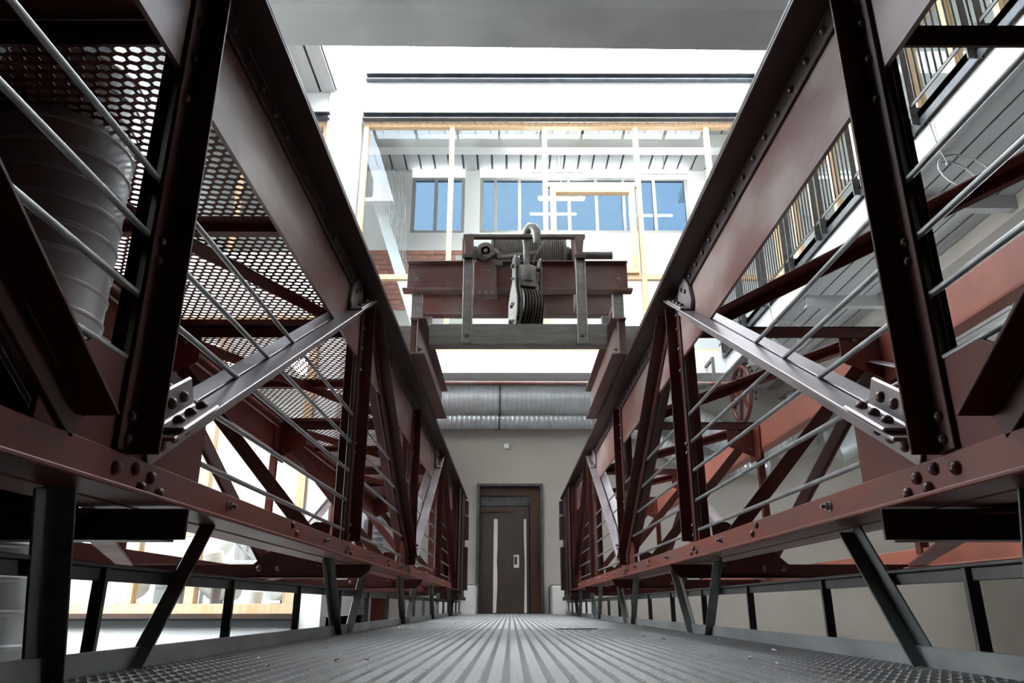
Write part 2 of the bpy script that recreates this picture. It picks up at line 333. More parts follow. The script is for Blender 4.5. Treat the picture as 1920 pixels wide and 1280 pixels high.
obj('wrap_sheet', B().box(-.70, -.40, YW + .185, YW + .2, -.15, 2.0).box(-.30, .045, YW + .18, YW + .2, -.15, 2.04).box(.055, .30, YW + .185, YW + .2, -.15, 2.16), 'wrap', d1)
obj('bare_strip', B().ext([(-.395, YW + .19, -.14), (-.325, YW + .19, -.14), (-.29, YW + .19, .6), (-.315, YW + .19, .95), (-.275, YW + .19, 1.9), (-.39, YW + .19, 1.9)], (0, .01, 0)), 'steelbright', d1)
obj('bare_strip', B().ext([(.30, YW + .19, -.14), (.36, YW + .19, -.14), (.36, YW + .19, 1.9), (.29, YW + .19, 1.9), (.32, YW + .19, .9)], (0, .01, 0)), 'steelbright', d1)
for (mx, mz, sl) in [(-.60, 1.75, 1), (-.64, 1.45, 1), (-.58, 1.05, 1), (-.62, .70, 1), (-.60, .35, 1), (-.20, 1.80, 1), (-.12, 1.40, 1), (-.22, 1.10, 1), (.12, 1.85, 1), (.16, 1.5, 1), (-.15, 1.25, 1), (.14, 1.3, 1)]:
    obj('printed_mark', B().ext([(mx, YW + .1785, mz), (mx + .14, YW + .1785, mz + .12), (mx + .14, YW + .1785, mz + .15), (mx, YW + .1785, mz + .03)], (0, .0012, 0)), 'rail', d1)
hp = obj('handle_plate', B().box(.07, .19, YW + .165, YW + .185, .82, 1.10), 'steelbright', d1)
obj('handle', B().box(.085, .145, YW + .15, YW + .165, .89, 1.06), 'blackp', d1)
o = obj('wall_sensor', B().box(-.16, -.04, YW - .08, YW, 3.5, 3.61), 'whitep', bevel=.008); tag(o, 'small white box on the beige wall above the door', 'sensor')

# pedestals that carry the girder ends
RUSTW = mat('rust_streaked_white', (0.62, 0.60, 0.56), (0.22, 0.10, 0.05), 0.7, 0, 1.6, 0.03, lo=0.60, hi=0.80)
for s in (-1, 1):
    x0, x1 = (X(s, .80), X(s, 1.7))
    if x0 > x1: x0, x1 = x1, x0
    t = thing('pedestal', 'white rust-streaked pedestal at the far wall, %s of the door' % SIDE[s], 'pedestal', ((x0 + x1) / 2, 17, FZ))
    obj('block', B().box(x0, x1, 16.4, 17.48, FZ, .40), RUSTW, t, bevel=.01)
    xi = X(s, .79); obj('conduit', B().tube([(xi - s * .03, 16.9, -.16), (xi - s * .03, 16.9, .38), (xi, 16.9, .42), (xi + s * .3, 16.9, .42)], .018, 8), 'rail', t, True)

# ------------------------------------------------------------------ walkway deck with toe rails and hangers
dk = thing('footbridge_deck', 'grey tread-plate footbridge deck with low edge rails running to the door', 'walkway', (CX, 8, -.21))
PL = 3.06
PLATE = B().box(X(-1, 1.10), X(1, 1.10), 0, PL - .001, -.172, -.16).mesh('deck_plate', 'deck')
tb = B(); nrow = 43
for i in range(nrow):
    xc = X(-1, 1.06) + i * 2.12 / (nrow - 1)
    y = .004; k = 0
    while y < PL - .018:
        dx = (.006 if k % 2 else -.006); w = .0125; h = .0042
        a = (xc + dx - w, y, -.16); b_ = (xc + dx + w, y, -.16); c_ = (xc + dx + w, y + .016, -.16); d_ = (xc + dx - w, y + .016, -.16)
        e = (xc + dx - w * .45, y + .008, -.16 + h); f_ = (xc + dx + w * .45, y + .008, -.16 + h)
        tb.add([a, b_, c_, d_, e, f_], [[0, 1, 5, 4], [1, 2, 5], [2, 3, 4, 5], [3, 0, 4]]); y += .023; k += 1
tme = bpy.data.meshes.new('tread_pattern'); tme.from_pydata(tb.v, [], tb.f); tme.materials.append(M['deck'])
for i in range(6):
    p = put('deck_plate', PLATE, (0, -.9 + PL * i, 0), dk)
    q = bpy.data.objects.new('tread_pattern', tme); link(q, p); q['kind'] = 'stuff'
for s in (-1, 1):
    obj('curb', B().box(min(X(s, 1.085), X(s, 1.095)), max(X(s, 1.085), X(s, 1.095)), -.9, 17.45, -.22, -.105), 'curb', dk, bevel=.002)
    xr = X(s, 1.11)
    r_ = obj('edge_rail', B().box(xr - .022, xr + .022, -.9, 17.3, .093, .103).box(xr - .004, xr + .004, -.9, 17.3, .060, .093), 'rail', dk, bevel=.002)
    y = NODE['A'] + .03 - 2.81
    while y < 17.2:
        obj('baluster', B().box(xr - .016, xr + .016, y - .008, y + .008, -.2, .093), 'rail', dk); y += PAN / 3
    for k, yn in list(NODE.items()) + [('Z', NODE['A'] - PAN)]:
        for e in (-1, 1):
            near = k in 'AZ' and e < 0
            a = Vector((X(s, 1.10), yn + .06 + e * (.24 if near else .15), -.2)); b_ = Vector((X(s, 1.085), yn + .03 + e * (.34 if near else .56), .25))
            hb = B(); hb.bar(a, b_, (0, 1, 0), .09 if near else .058, .007); hb.bar(a, b_, (1, 0, 0), .05, .007, off=(-s * .024, .027 * e * s)); obj('hanger', hb, 'hanger', dk, bevel=.0015)
tag(obj('metal_strip', B().bar((.315, 5.66, -.152), (.61, 5.70, -.152), (0, 1, 0), .012, .006), 'blackp'), 'thin black strip lying across the deck plates', 'strip')
db = B()
for i in range(60):
    x = random.choice([-1, 1]) * random.uniform(.45, 1.02) + CX; y = random.uniform(2.2, 9); sz = random.uniform(.003, .010)
    a = random.uniform(0, 3); db.bar((x, y, -.155), (x + sz * 2 * math.cos(a), y + sz * 2 * math.sin(a), -.152), (0, 1, 0), sz * .7, sz * .5)
o = obj('paint_flakes', db, 'whitep'); tag(o, 'pale paint flakes and crumbs scattered on the deck', 'debris', kind='stuff')

# ------------------------------------------------------------------ inner lattice girders
ZT, ZB = 1.965, .435
RODZ = (.44, .62, .804, .985, 1.165)
def girder(s):
    P = lambda q, y, z: (X(s, q), y, z)
    MQ = lambda q: 2.17 - q
    nx = (-s, 0, 0)
    t = thing('lattice_girder', 'dark red riveted lattice girder on the %s of the walkway, with thin guard rods' % SIDE[s], 'girder', P(1.085, 6, .25))
    y0, y1 = -1.0, 15.1
    def L2(poly):  # list of (q, other) and its mirror about the gusset plane
        return poly, [(MQ(a), b) for a, b in poly]
    uc = B()
    for pl_ in L2([(.925, 2.0), (1.063, 2.0), (1.063, 1.91), (1.077, 1.91), (1.077, 2.015), (.925, 2.015)]):
        uc.ext([P(a, y0, b) for a, b in pl_], (0, y1 - y0, 0))
    ucO = obj('upper_chord', uc, 'red_shaded', t, bevel=.003)
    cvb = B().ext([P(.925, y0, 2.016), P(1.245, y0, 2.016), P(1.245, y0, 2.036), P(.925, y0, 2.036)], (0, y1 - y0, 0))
    obj('cover_plate', cvb, 'red_shaded', t, bevel=.003)
    wp = B().ext([P(1.077, y0, 1.555), P(1.093, y0, 1.555), P(1.093, y0, 2.0), P(1.077, y0, 2.0)], (0, 13.25 - y0, 0))
    obj('web_plate', wp, 'plate', t)
    lc = B()
    for pl_ in L2([(.945, .25), (1.077, .25), (1.077, .373), (1.065, .373), (1.065, .262), (.945, .262)]):
        lc.ext([P(a, y0, b) for a, b in pl_], (0, 13.3 - y0, 0))
    lcO = obj('lower_chord', lc, 'chord', t, bevel=.003)
    # rivets along the upper chord leg
    y = 1.35
    while y < 13.1: rivet(P(1.063, y, 1.955), nx, ucO); y += .163
    for k in range(8):
        bolt(P(1.065, 2.69 + 1.44 * k, .333), nx, lcO, .95)
    for k, yn in NODE.items():
        if k in 'BD':
            for dy, z in ((-.02, .335), (.05, .312), (-.09, .312)): rivet(P(1.065, yn + dy, z), nx, lcO)
        for dy, z in ((-1.27, .350), (-1.20, .318)): rivet(P(1.065, yn + dy + PAN / 1, z), nx, lcO)
    # posts
    posts = {}
    for k, yn in NODE.items():
        zb = .378; pb = B()
        for pl_ in L2([(1.077, yn - .09), (1.077, yn), (.995, yn), (.995, yn - .012), (1.064, yn - .012), (1.064, yn - .09)]):
            pb.ext([P(a, b, zb) for a, b in pl_], (0, 0, 1.93 - zb))
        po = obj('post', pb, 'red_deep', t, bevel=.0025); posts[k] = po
        for z in (1.86, 1.76, 1.62, 1.47, .98, .92, .47, .41): rivet(P(1.064, yn - .05, z), nx, po, .9)
    # diagonals: (start y,z) to (end y,z); outstanding legs on the line itself
    def diag(a, b, m):
        d = Vector((0, b[0] - a[0], b[1] - a[1])); dn = d.normalized(); n = Vector((0, -dn.z, dn.y))
        if n.z < 0: n = -n
        db_ = B()
        for pl_ in L2([(.985, 0), (1.077, 0), (1.077, -.085), (1.065, -.085), (1.065, -.012), (.985, -.012)]):
            db_.ext([Vector(P(q, a[0], a[1])) + n * o_ for q, o_ in pl_], d)
        return obj('diagonal', db_, m, t, bevel=.0025), dn, n
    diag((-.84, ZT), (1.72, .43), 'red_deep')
    for a, b in (('A', 'B'), ('C', 'D')):
        dO, dn, n = diag((NODE[a] + .05, ZB), (NODE[b] - .02, ZT + .02), 'diag')
        base = Vector(P(1.0, NODE[a] + .05, ZB)); dv = Vector((0, dn.y, dn.z))
        # clip angle at the foot: lies on the leg and turns up against the gusset
        c0 = base + dv * .06; cb = B()
        cb.prof([(.955, .0), (1.068, .0), (1.068, .095), (1.056, .095), (1.056, .014), (.955, .014)], (0, 0, 0), (0, 0, 0.0001), (1, 0, 0), (0, 0, 1)) if False else None
        poly = [(.975, .002), (1.068, .002), (1.068, .105), (1.054, .105), (1.054, .015), (.975, .015)]
        o0 = Vector(P(0, NODE[a] + .05, ZB)) * 1.0
        cb.ext([Vector(P(q, NODE[a] + .05, ZB)) + dv * .04 + n * w for q, w in poly], dv * .26)
        cO = obj('clip_angle', cb, 'diag', t, bevel=.006)
        for e in (.08, .16, .24):
            rivet(Vector(P(1.02, NODE[a] + .05, ZB)) + dv * (.03 + e) + n * .015, n, cO, 1.15)
            if e > .1: rivet(Vector(P(1.054, NODE[a] + .05, ZB)) + dv * (.03 + e - .05) + n * .06, nx, cO, 1.15)
        for e in (.03, .11, .19): rivet(Vector(P(1.065, NODE[a] + .05, ZB)) + dv * (e + .05) - n * .05, nx, dO, 1.1)
        # clip angle at the head, against the web plate
        hb = Vector(P(0, NODE[b] - .02, ZT + .02)); hp_ = lambda q, e, w: Vector(P(q, NODE[b] - .02, ZT + .02)) - dv * e + n * w
        hbld = B().ext([hp_(.985, .10, .002), hp_(1.062, .10, .002), hp_(1.062, .10, .014), hp_(.985, .10, .014)], -dv * .42)
        hbld.ext([hp_(1.05, .16, .002), hp_(1.05, .50, .002), hp_(1.05, .52, .06), hp_(1.05, .40, .16), hp_(1.05, .22, .19), hp_(1.05, .16, .10)], (s * .025, 0, 0))
        hO = obj('clip_angle', hbld, 'diag', t, bevel=.004)
        for e in (.20, .30, .40): rivet(hp_(1.02, e, .014), n, hO)
        for e in (.26, .36): rivet(hp_(1.05, e, .10), nx, hO)
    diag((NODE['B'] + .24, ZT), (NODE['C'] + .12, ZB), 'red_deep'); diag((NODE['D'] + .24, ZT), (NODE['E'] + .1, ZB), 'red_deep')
    # gussets
    for k in 'ACE':
        yn = NODE[k]; g = B().ext([P(1.0775, yn - .42, .26), P(1.0775, yn + .47, .26), P(1.0775, yn + .47, .60), P(1.0775, yn + .30, .62), P(1.0775, yn - .25, .62), P(1.0775, yn - .42, .50)], (s * .015, 0, 0))
        gO = obj('gusset', g, 'red', t, bevel=.002)
        for dy, z in ((.02, .345), (.11, .335), (.06, .30), (.17, .30), (-.08, .33)): rivet(P(1.065, yn + dy, z), nx, lcO, 1.15)
    for k in 'BD':
        yn = NODE[k]; g = B().ext([P(1.078, yn - .12, .30), P(1.078, yn + .14, .30), P(1.078, yn + .14, .46), P(1.078, yn - .12, .46)], (s * .014, 0, 0)); obj('gusset', g, 'red', t)
    # guard rods
    for i, z in enumerate(RODZ):
        a = 2.44 if i == 0 else -1.0
        rb = B().cyl(P(1.085, a, z), P(1.085, NODE['C'] - .4 if i == 0 else 13.2, z), .0095, 10)
        if i == 0: rb.cyl(P(1.085, NODE['C'] + .48, z), P(1.085, 13.0, z), .0095, 10)
        obj('guard_rod', rb, 'galv', t, True)
    # solid end section
    e = B().ext([P(.96, 13.2, .16), P(.96, 15.1, .16), P(.96, 15.1, 2.0), P(.96, 13.2, 2.0)], (s * .02, 0, 0)).ext([P(.925, 13.2, .10), P(1.3, 13.2, .10), P(1.3, 15.1, .10), P(.925, 15.1, .10)], (0, 0, .06)).ext([P(.96, 13.2, .16), P(1.3, 13.2, .16), P(1.3, 13.2, 2.0), P(.96, 13.2, 2.0)], (0, .02, 0)).ext([P(.93, 13.7, .16), P(.96, 13.7, .16), P(.96, 13.7, 2.0), P(.93, 13.7, 2.0)], (0, .02, 0))
    obj('end_box', e, 'red_shaded', t)
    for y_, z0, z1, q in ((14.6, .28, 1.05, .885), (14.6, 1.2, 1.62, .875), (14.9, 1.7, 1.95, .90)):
        obj('end_plate', B().ext([P(q, y_, z0), P(1.0, y_, z0), P(1.0, y_, z1), P(q, y_, z1)], (0, .3, 0)), 'red_shaded', t)
    return t
for s in (-1, 1): girder(s)

# ------------------------------------------------------------------ outer girders, cross frames and bracing
def outer(s):
    P = lambda q, y, z: (X(s, q), y, z)
    Q = 2.47
    t = thing('outer_girder', 'slimmer red lattice girder with cross braces beyond the %s guard rods' % SIDE[s], 'girder', P(Q, 6, .2))
    y0, y1 = -1.0, 13.4
    obj('upper_chord', B().ext([P(Q - .02, y0, 1.50), P(Q - .008, y0, 1.50), P(Q - .008, y0, 1.73), P(Q - .02, y0, 1.73)], (0, y1 - y0, 0)).ext([P(Q - .02, y0, 1.49), P(Q + .09, y0, 1.49), P(Q + .09, y0, 1.502), P(Q - .02, y0, 1.502)], (0, y1 - y0, 0)), 'red_lit' if s > 0 else 'red', t, bevel=.003)
    obj('lower_chord', B().ext([P(Q - .02, y0, .225), P(Q - .008, y0, .225), P(Q - .008, y0, .335), P(Q - .02, y0, .335)], (0, y1 - y0, 0)).ext([P(Q - .10, y0, .215), P(Q + .08, y0, .215), P(Q + .08, y0, .226), P(Q - .10, y0, .226)], (0, y1 - y0, 0)), 'red_lit' if s > 0 else 'red', t, bevel=.003)
    zt, zb = 1.55, .3
    for i, (k, yn) in enumerate(NODE.items()):
        obj('post', B().ext([P(Q - .02, yn - .01, .3), P(Q + .05, yn - .01, .3), P(Q + .05, yn, .3), P(Q - .02, yn, .3)], (0, 0, 1.45)).ext([P(Q - .032, yn - .06, .3), P(Q - .02, yn - .06, .3), P(Q - .02, yn, .3), P(Q - .032, yn, .3)], (0, 0, 1.45)), 'red', t)
        g = obj('gusset', B().ext([P(Q - .036, yn - .17, 1.40), P(Q - .036, yn + .17, 1.40), P(Q - .036, yn + .2, 1.72), P(Q - .036, yn - .2, 1.72)], (s * .012, 0, 0)).ext([P(Q - .30, yn + .012, 1.55), P(Q, yn + .012, 1.42), P(Q, yn + .012, 1.72), P(Q - .30, yn + .012, 1.72)], (0, .012, 0)), 'red', t)
        rivet(P(Q - .20, yn + .012, 1.70), (0, -1, 0), g, 1.2); rivet(P(Q - .06, yn + .012, 1.52), (0, -1, 0), g, 1.2)
        # transverse beams of the cross frame
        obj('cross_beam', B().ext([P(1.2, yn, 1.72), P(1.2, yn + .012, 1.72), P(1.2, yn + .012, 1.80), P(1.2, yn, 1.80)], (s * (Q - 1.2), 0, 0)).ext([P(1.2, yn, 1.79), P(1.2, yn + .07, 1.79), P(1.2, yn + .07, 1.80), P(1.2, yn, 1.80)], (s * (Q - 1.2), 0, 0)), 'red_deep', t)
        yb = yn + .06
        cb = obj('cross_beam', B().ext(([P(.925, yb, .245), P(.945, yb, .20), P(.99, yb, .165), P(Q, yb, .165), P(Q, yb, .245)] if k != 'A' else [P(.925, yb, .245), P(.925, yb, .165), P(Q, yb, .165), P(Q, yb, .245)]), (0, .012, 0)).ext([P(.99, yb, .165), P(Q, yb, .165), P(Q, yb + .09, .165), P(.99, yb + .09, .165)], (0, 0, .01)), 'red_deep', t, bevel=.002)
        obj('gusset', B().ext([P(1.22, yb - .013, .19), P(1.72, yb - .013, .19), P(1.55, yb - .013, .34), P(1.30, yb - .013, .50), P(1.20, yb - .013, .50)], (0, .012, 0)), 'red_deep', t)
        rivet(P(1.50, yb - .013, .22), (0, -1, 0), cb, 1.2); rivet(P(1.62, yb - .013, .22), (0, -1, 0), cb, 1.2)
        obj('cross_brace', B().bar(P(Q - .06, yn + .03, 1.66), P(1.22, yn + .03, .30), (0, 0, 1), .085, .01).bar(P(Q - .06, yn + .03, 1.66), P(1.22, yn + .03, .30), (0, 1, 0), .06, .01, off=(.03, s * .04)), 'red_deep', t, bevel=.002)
        if i < 4:
            yn2 = yn + PAN
            obj('lateral_brace', B().bar(P(Q - .05, yn, 1.77), P(1.17, yn2, 1.80), (s * PAN, (Q - 1.2), 0), .095, .012).bar(P(Q - .05, yn, 1.77), P(1.17, yn2, 1.80), (0, 0, 1), .07, .012, off=(-.035, .04)), 'red', t, bevel=.002)
            obj('lateral_brace', B().bar(P(Q - .05, yn2, .235), P(1.2, yn, .235), (1, 0, 0), .085, .012), 'red', t)
    yA = NODE['A'] - PAN
    obj('lateral_brace', B().bar(P(Q - .05, yA, 1.77), P(1.17, NODE['A'], 1.80), (s * PAN, (Q - 1.2), 0), .095, .012), 'red', t)
    for a, b, up in (('A', 'B', 1), ('B', 'C', 0), ('C', 'D', 1), ('D', 'E', 0)):
        za, zz = (zb, zt) if up else (zt, zb)
        dO = B().bar(P(Q - .03, NODE[a], za), P(Q - .03, NODE[b], zz), (0, 0, 1), .05, .011).bar(P(Q - .03, NODE[a], za), P(Q - .03, NODE[b], zz), (1, 0, 0), .10, .011, off=(-s * .05, 0))
        obj('diagonal', dO, 'diag' if up else 'red_deep', t, bevel=.002)
for s in (-1, 1): outer(s)

# ------------------------------------------------------------------ perforated walkway over the left bracing
pw = thing('perforated_walkway', 'dark perforated steel walkway above the left bracing, full of hexagonal holes', 'walkway', (X(-1, 1.8), 6, 1.81))
def perforated(w, l, pitch=.052, r=.0205, th=.004):
    b = B(); dy = pitch * math.sqrt(3) / 2; nx_ = int((w - .14) / pitch); ny = int((l - .10) / dy)
    ox = (w - nx_ * pitch) / 2; oy = (l - ny * dy) / 2
    R = pitch / math.sqrt(3)
    for j in range(ny):
        for i in range(nx_ - (j % 2)):
            cx = ox + (i + .5 + .5 * (j % 2)) * pitch; cy = oy + (j + .5) * dy; vs = []
            for z in (0, th):
                for k in range(6):
                    a = math.pi / 6 + k * math.pi / 3; vs.append((cx + R * math.cos(a), cy + R * math.sin(a), z))
                for k in range(6):
                    a = math.pi / 6 + k * math.pi / 3; vs.append((cx + r * math.cos(a) * 1.12, cy + r * math.sin(a) * .95, z))
            fs = []
            for k in range(6):
                k2 = (k + 1) % 6
                fs += [[k2, k, 6 + k, 6 + k2], [12 + k, 12 + k2, 18 + k2, 18 + k], [6 + k, 18 + k, 18 + k2, 6 + k2]]
            b.add(vs, fs)
    m0, m1 = ox + .03, oy + .02
    for bx in ((0, m0, 0, l), (w - m0, w, 0, l), (m0, w - m0, 0, m1), (m0, w - m0, l - m1, l)): b.box(bx[0], bx[1], bx[2], bx[3], 0, th)
    me = bpy.data.meshes.new('perforated_sheet'); me.from_pydata(b.v, [], b.f); me.materials.append(M['red']); return me
PS = perforated(1.30, PAN / 2 - .01)
for i in range(-1, 9):
    put('perforated_sheet', PS, (X(-1, 2.43), NODE['A'] + PAN / 2 * i, 1.812), pw)
obj('edge_angle', B().box(X(-1, 2.50), X(-1, 2.44), 0, 13.3, 1.74, 1.90), 'red', pw)
for i in range(9):
    y = NODE['A'] + PAN / 2 * i
    if i % 2: obj('bearer', B().box(X(-1, 2.44), X(-1, 1.13), y - .03, y + .03, 1.765, 1.808), 'red', pw)

# ------------------------------------------------------------------ hoist trolley
tr = thing('hoist_trolley', 'old dark steel hoist trolley with cable drum spanning both girders', 'hoist', (CX, 7, 2.04))
for s in (-1, 1):
    P = lambda q, y, z: (X(s, q), y, z)
    ib = B()
    pr = [(.805, 2.04), (.945, 2.04), (.945, 2.055), (.88, 2.06), (.88, 2.365), (.945, 2.37), (.945, 2.385), (.805, 2.385), (.805, 2.37), (.87, 2.365), (.87, 2.06), (.805, 2.055)]
    ib.ext([P(a, 6.1, b) for a, b in pr], (0, 2.35, 0)); io = obj('runner_beam', ib, 'ironred', tr, bevel=.003)
    obj('end_bracket', B().ext([P(.885, 6.14, 2.06), P(.94, 6.14, 2.06), P(.94, 6.14, 2.365), P(.885, 6.14, 2.365)], (0, .02, 0)), 'ironred', tr)
    for y_, z_ in ((6.2, 2.33), (6.2, 2.12), (8.2, 2.12)): bolt(P(.87, y_, z_), (-s, 0, 0), io, .9)
    ep = obj('end_plate', B().ext([P(.95, 6.36, 2.02), P(1.11, 6.36, 2.02), P(1.11, 6.36, 2.40), P(.95, 6.36, 2.40)], (0, .02, 0)), 'grey_iron', tr)
    bolt(P(1.08, 6.36, 2.345), (0, -1, 0), ep, .8); bolt(P(.99, 6.36, 2.1), (0, -1, 0), ep, .7)
    # square posts under the upper beams
    for y_ in (6.72, 7.62):
        obj('stub_post', B().ext([P(.93, y_, 2.385), P(1.03, y_, 2.385), P(1.03, y_ + .1, 2.385), P(.93, y_ + .1, 2.385)], (0, 0, .50 if y_ < 7 else .62)), 'grey_iron', tr, bevel=.004)
    # channel uprights
    xu = .39 - CX if False else None
xb0, xb1 = X(-1, .80), X(1, .80)
obj('cross_beam', B().box(xb0, xb1, 6.30, 6.312, 2.20, 2.395).box(xb0, xb1, 6.30, 6.42, 2.195, 2.21).box(xb0, xb1, 6.30, 6.36, 2.385, 2.398), 'grey_iron', tr, bevel=.003)
def chan(y, z0, z1, m='ironred', dep=.12):
    return B().box(-1.02, 1.15, y, y + .014, z0, z1).box(-1.02, 1.15, y - .06, y + .014, z1 - .012, z1).box(-1.05, 1.18, y - .10, y + .014, z0 - .012, z0 + .012)
ub = obj('upper_beam', chan(6.74, 2.89, 3.21), 'ironred', tr, bevel=.003)
for x in (-.93, 1.06): bolt((x, 6.74, 3.03), (0, -1, 0), ub, 1.1)
obj('upper_beam', B().box(-1.02, 1.15, 7.66, 7.674, 3.02, 3.26).box(-1.02, 1.15, 7.6, 7.72, 3.0, 3.02).box(-1.02, 1.15, 7.6, 7.72, 3.25, 3.265), 'ironred', tr, bevel=.003)
for x in (-.97, 1.10): obj('side_beam', B().box(x - .03, x + .03, 6.76, 7.66, 2.95, 3.0), 'ironred', tr)
for sx, xu, sg in ((-1, -.39, 1), (1, .64, -1)):
    up = B().box(xu - .045, xu + .045, 6.262, 6.272, 2.20, 3.02).box(xu - .045, xu - .038, 6.23, 6.27, 2.20, 3.02).box(xu + .038, xu + .045, 6.23, 6.27, 2.20, 3.02)
    uo = obj('upright', up, 'upright', tr, bevel=.002)
    bolt((xu, 6.262, 2.27), (0, -1, 0), uo, .9)
    for z_ in (2.42, 2.50, 2.74, 2.77): bolt((xu, 6.262, z_), (0, -1, 0), uo, .35)
    obj('upright_cap', B().box(xu - .05, xu + .05, 6.22, 6.30, 3.02, 3.05), 'rail', tr)
    obj('slanted_plate', B().ext([(xu - .025, 6.27, 3.05), (xu + .02, 6.27, 3.05), (xu + .045, 6.27, 3.26), (xu - .045, 6.27, 3.26)], (0, .03, 0)).box(xu - .02 * sx - .01, xu - .02 * sx + .01, 6.29, 6.55, 3.05, 3.30), 'ironred', tr)
obj('top_bar', B().box(-.45, .70, 6.30, 6.36, 3.27, 3.305), 'iron', tr, bevel=.004)
# drum with wound cable
rd = .26; dz = 3.42; dyc = 7.1; prf = []
x = 0.0
while x < .70: prf += [(x, rd - .009), (x + .007, rd), (x + .013, rd)]; x += .0205
dr = obj('drum', B().lathe((-.17, dyc, dz), (1, 0, 0), prf, 36), 'iron', tr, True)
obj('drum_flange', B().lathe((.54, dyc, dz), (1, 0, 0), [(0, rd + .015), (.025, rd + .015)], 36).lathe((-.20, dyc, dz), (1, 0, 0), [(0, rd + .02), (.025, rd + .02)], 36), 'iron', tr, True)
obj('shaft', B().cyl((-.50, dyc, 3.47), (1.065, dyc, 3.47), .042, 20).lathe((.56, dyc, 3.47), (1, 0, 0), [(0, .10), (.05, .10), (.06, .08), (.14, .08)], 20), 'iron', tr, True)
obj('bearing_plate', B().ext([(.66, 6.9, 2.9), (.66, 7.3, 2.9), (.66, 7.25, 3.6), (.66, 6.95, 3.6)], (.02, 0, 0)).ext([(.62, 6.72, 2.9), (.62, 6.76, 2.9), (.62, 6.96, 3.58), (.62, 6.92, 3.58)], (.05, 0, 0)), 'ironred', tr)
obj('bearing_plate', B().ext([(-.50, 6.9, 2.9), (-.50, 7.3, 2.9), (-.50, 7.25, 3.6), (-.50, 6.95, 3.6)], (.02, 0, 0)), 'ironred', tr)
gw = obj('gear_wheel', B().lathe((-.245, 6.55, 3.255), (0, 1, 0), [(0, .072), (0, .088), (.06, .088), (.06, .072), (.03, .07), (.02, .045), (.0, .045), (0, .022), (.04, .022)], 28), 'iron', tr, True)
for i in range(6):
    a = i * math.pi / 3 + .3; put('bolt', BOLT, (-.245 + .057 * math.cos(a), 6.57, 3.255 + .057 * math.sin(a)), gw, Vector((0, 0, 1)).rotation_difference(Vector((0, -1, 0))), .7)
obj('gear_bracket', B().box(-.36, -.33, 6.55, 6.6, 3.17, 3.30).box(-.33, -.15, 6.60, 6.63, 3.16, 3.20), 'iron', tr)
cbx = obj('control_box', B().box(-.36, -.135, 6.60, 6.70, 2.80, 3.16), 'ironred', tr, bevel=.004)
for (x, z) in ((-.27, 3.06), (-.21, 3.06)): put('bolt', BOLT, (x, 6.60, z), cbx, Vector((0, 0, 1)).rotation_difference(Vector((0, -1, 0))), .7)
for x in (-.30, -.24, -.18): put('bolt', BOLT, (x, 6.60, 2.83), cbx, Vector((0, 0, 1)).rotation_difference(Vector((0, -1, 0))), .8)
obj('lever', B().bar((-.16, 6.56, 3.28), (-.09, 6.56, 3.20), (0, 0, 1), .03, .012).bar((-.10, 6.555, 3.19), (.26, 6.555, 3.245), (0, 0, 1), .03, .012).bar((.25, 6.55, 3.22), (.335, 6.55, 3.38), (1, 0, 0), .018, .012).bar((.215, 6.55, 3.12), (.25, 6.55, 3.24), (1, 0, 0), .012, .012), 'grey_iron', tr)
obj('lever_foot', B().box(-.15, -.08, 6.55, 6.62, 3.10, 3.16).box(-.13, -.09, 6.53, 6.6, 3.16, 3.23), 'iron', tr)
# hook block resting against the cross beam
hk = thing('hook_block', 'heavy pulley block with its hook pointing up, in front of the cable drum', 'hook', (.133, 6.45, 2.4))
hx = .133; hk.rotation_euler.z = math.radians(17)
hpath = [(hx - .0, 6.40, 2.98), (hx, 6.40, 3.10), (hx, 6.40, 3.22), (hx - .012, 6.385, 3.30), (hx - .01, 6.36, 3.365), (hx + .012, 6.33, 3.392), (hx + .045, 6.30, 3.375), (hx + .06, 6.28, 3.32), (hx + .058, 6.27, 3.25), (hx + .05, 6.27, 3.20)]
obj('hook', B().tube(hpath, [.030, .031, .032, .037, .045, .048, .047, .045, .038, .022], 14), 'grey_iron', hk, True)
obj('collar', B().lathe((hx, 6.40, 2.85), (0, 0, 1), [(0, .07), (.03, .085), (.10, .088), (.135, .09), (.15, .08), (.155, .04)], 24), 'grey_iron', hk, True)
obj('crosshead', B().cyl((hx - .15, 6.40, 3.0), (hx + .15, 6.40, 3.0), .022, 14).box(hx - .085, hx + .085, 6.36, 6.44, 2.80, 2.88), 'iron', hk, True)
def cheek(x, m, dx):
    pts = [(x, 6.36, 3.085), (x, 6.38, 3.105), (x, 6.43, 3.105), (x, 6.46, 3.08), (x, 6.46, 2.86), (x, 6.52, 2.78), (x, 6.58, 2.66), (x, 6.58, 2.52), (x, 6.5, 2.41), (x, 6.36, 2.41), (x, 6.31, 2.52), (x, 6.31, 2.66), (x, 6.36, 2.78), (x, 6.36, 2.88)]
    return obj('cheek_plate', B().ext(pts, (dx, 0, 0)), m, hk, bevel=.004)
for x, m in ((hx - .125, 'grey_iron'), (hx - .088, 'grey_iron'), (hx + .125, 'iron')):
    c = cheek(x, m, .014)
    for z in (2.87, 2.62, 2.45): put('bolt', BOLT, (x, 6.40, z), c, Vector((0, 0, 1)).rotation_difference(Vector((-1, 0, 0))), .9)
sp = []
x = 0.0
for i in range(7): sp += [(x, .175), (x + .004, .185), (x + .010, .185), (x + .014, .165), (x + .020, .165), (x + .024, .185)]; x += .028
for i, xo in enumerate((-.072, )): obj('sheave', B().lathe((hx + xo, 6.45, 2.61), (1, 0, 0), sp, 32), 'iron', hk, True)
obj('axle', B().cyl((hx - .16, 6.45, 2.46), (hx + .13, 6.45, 2.46), .022, 6).cyl((hx - .15, 6.45, 2.61), (hx + .13, 6.45, 2.61), .018, 6), 'iron', hk)

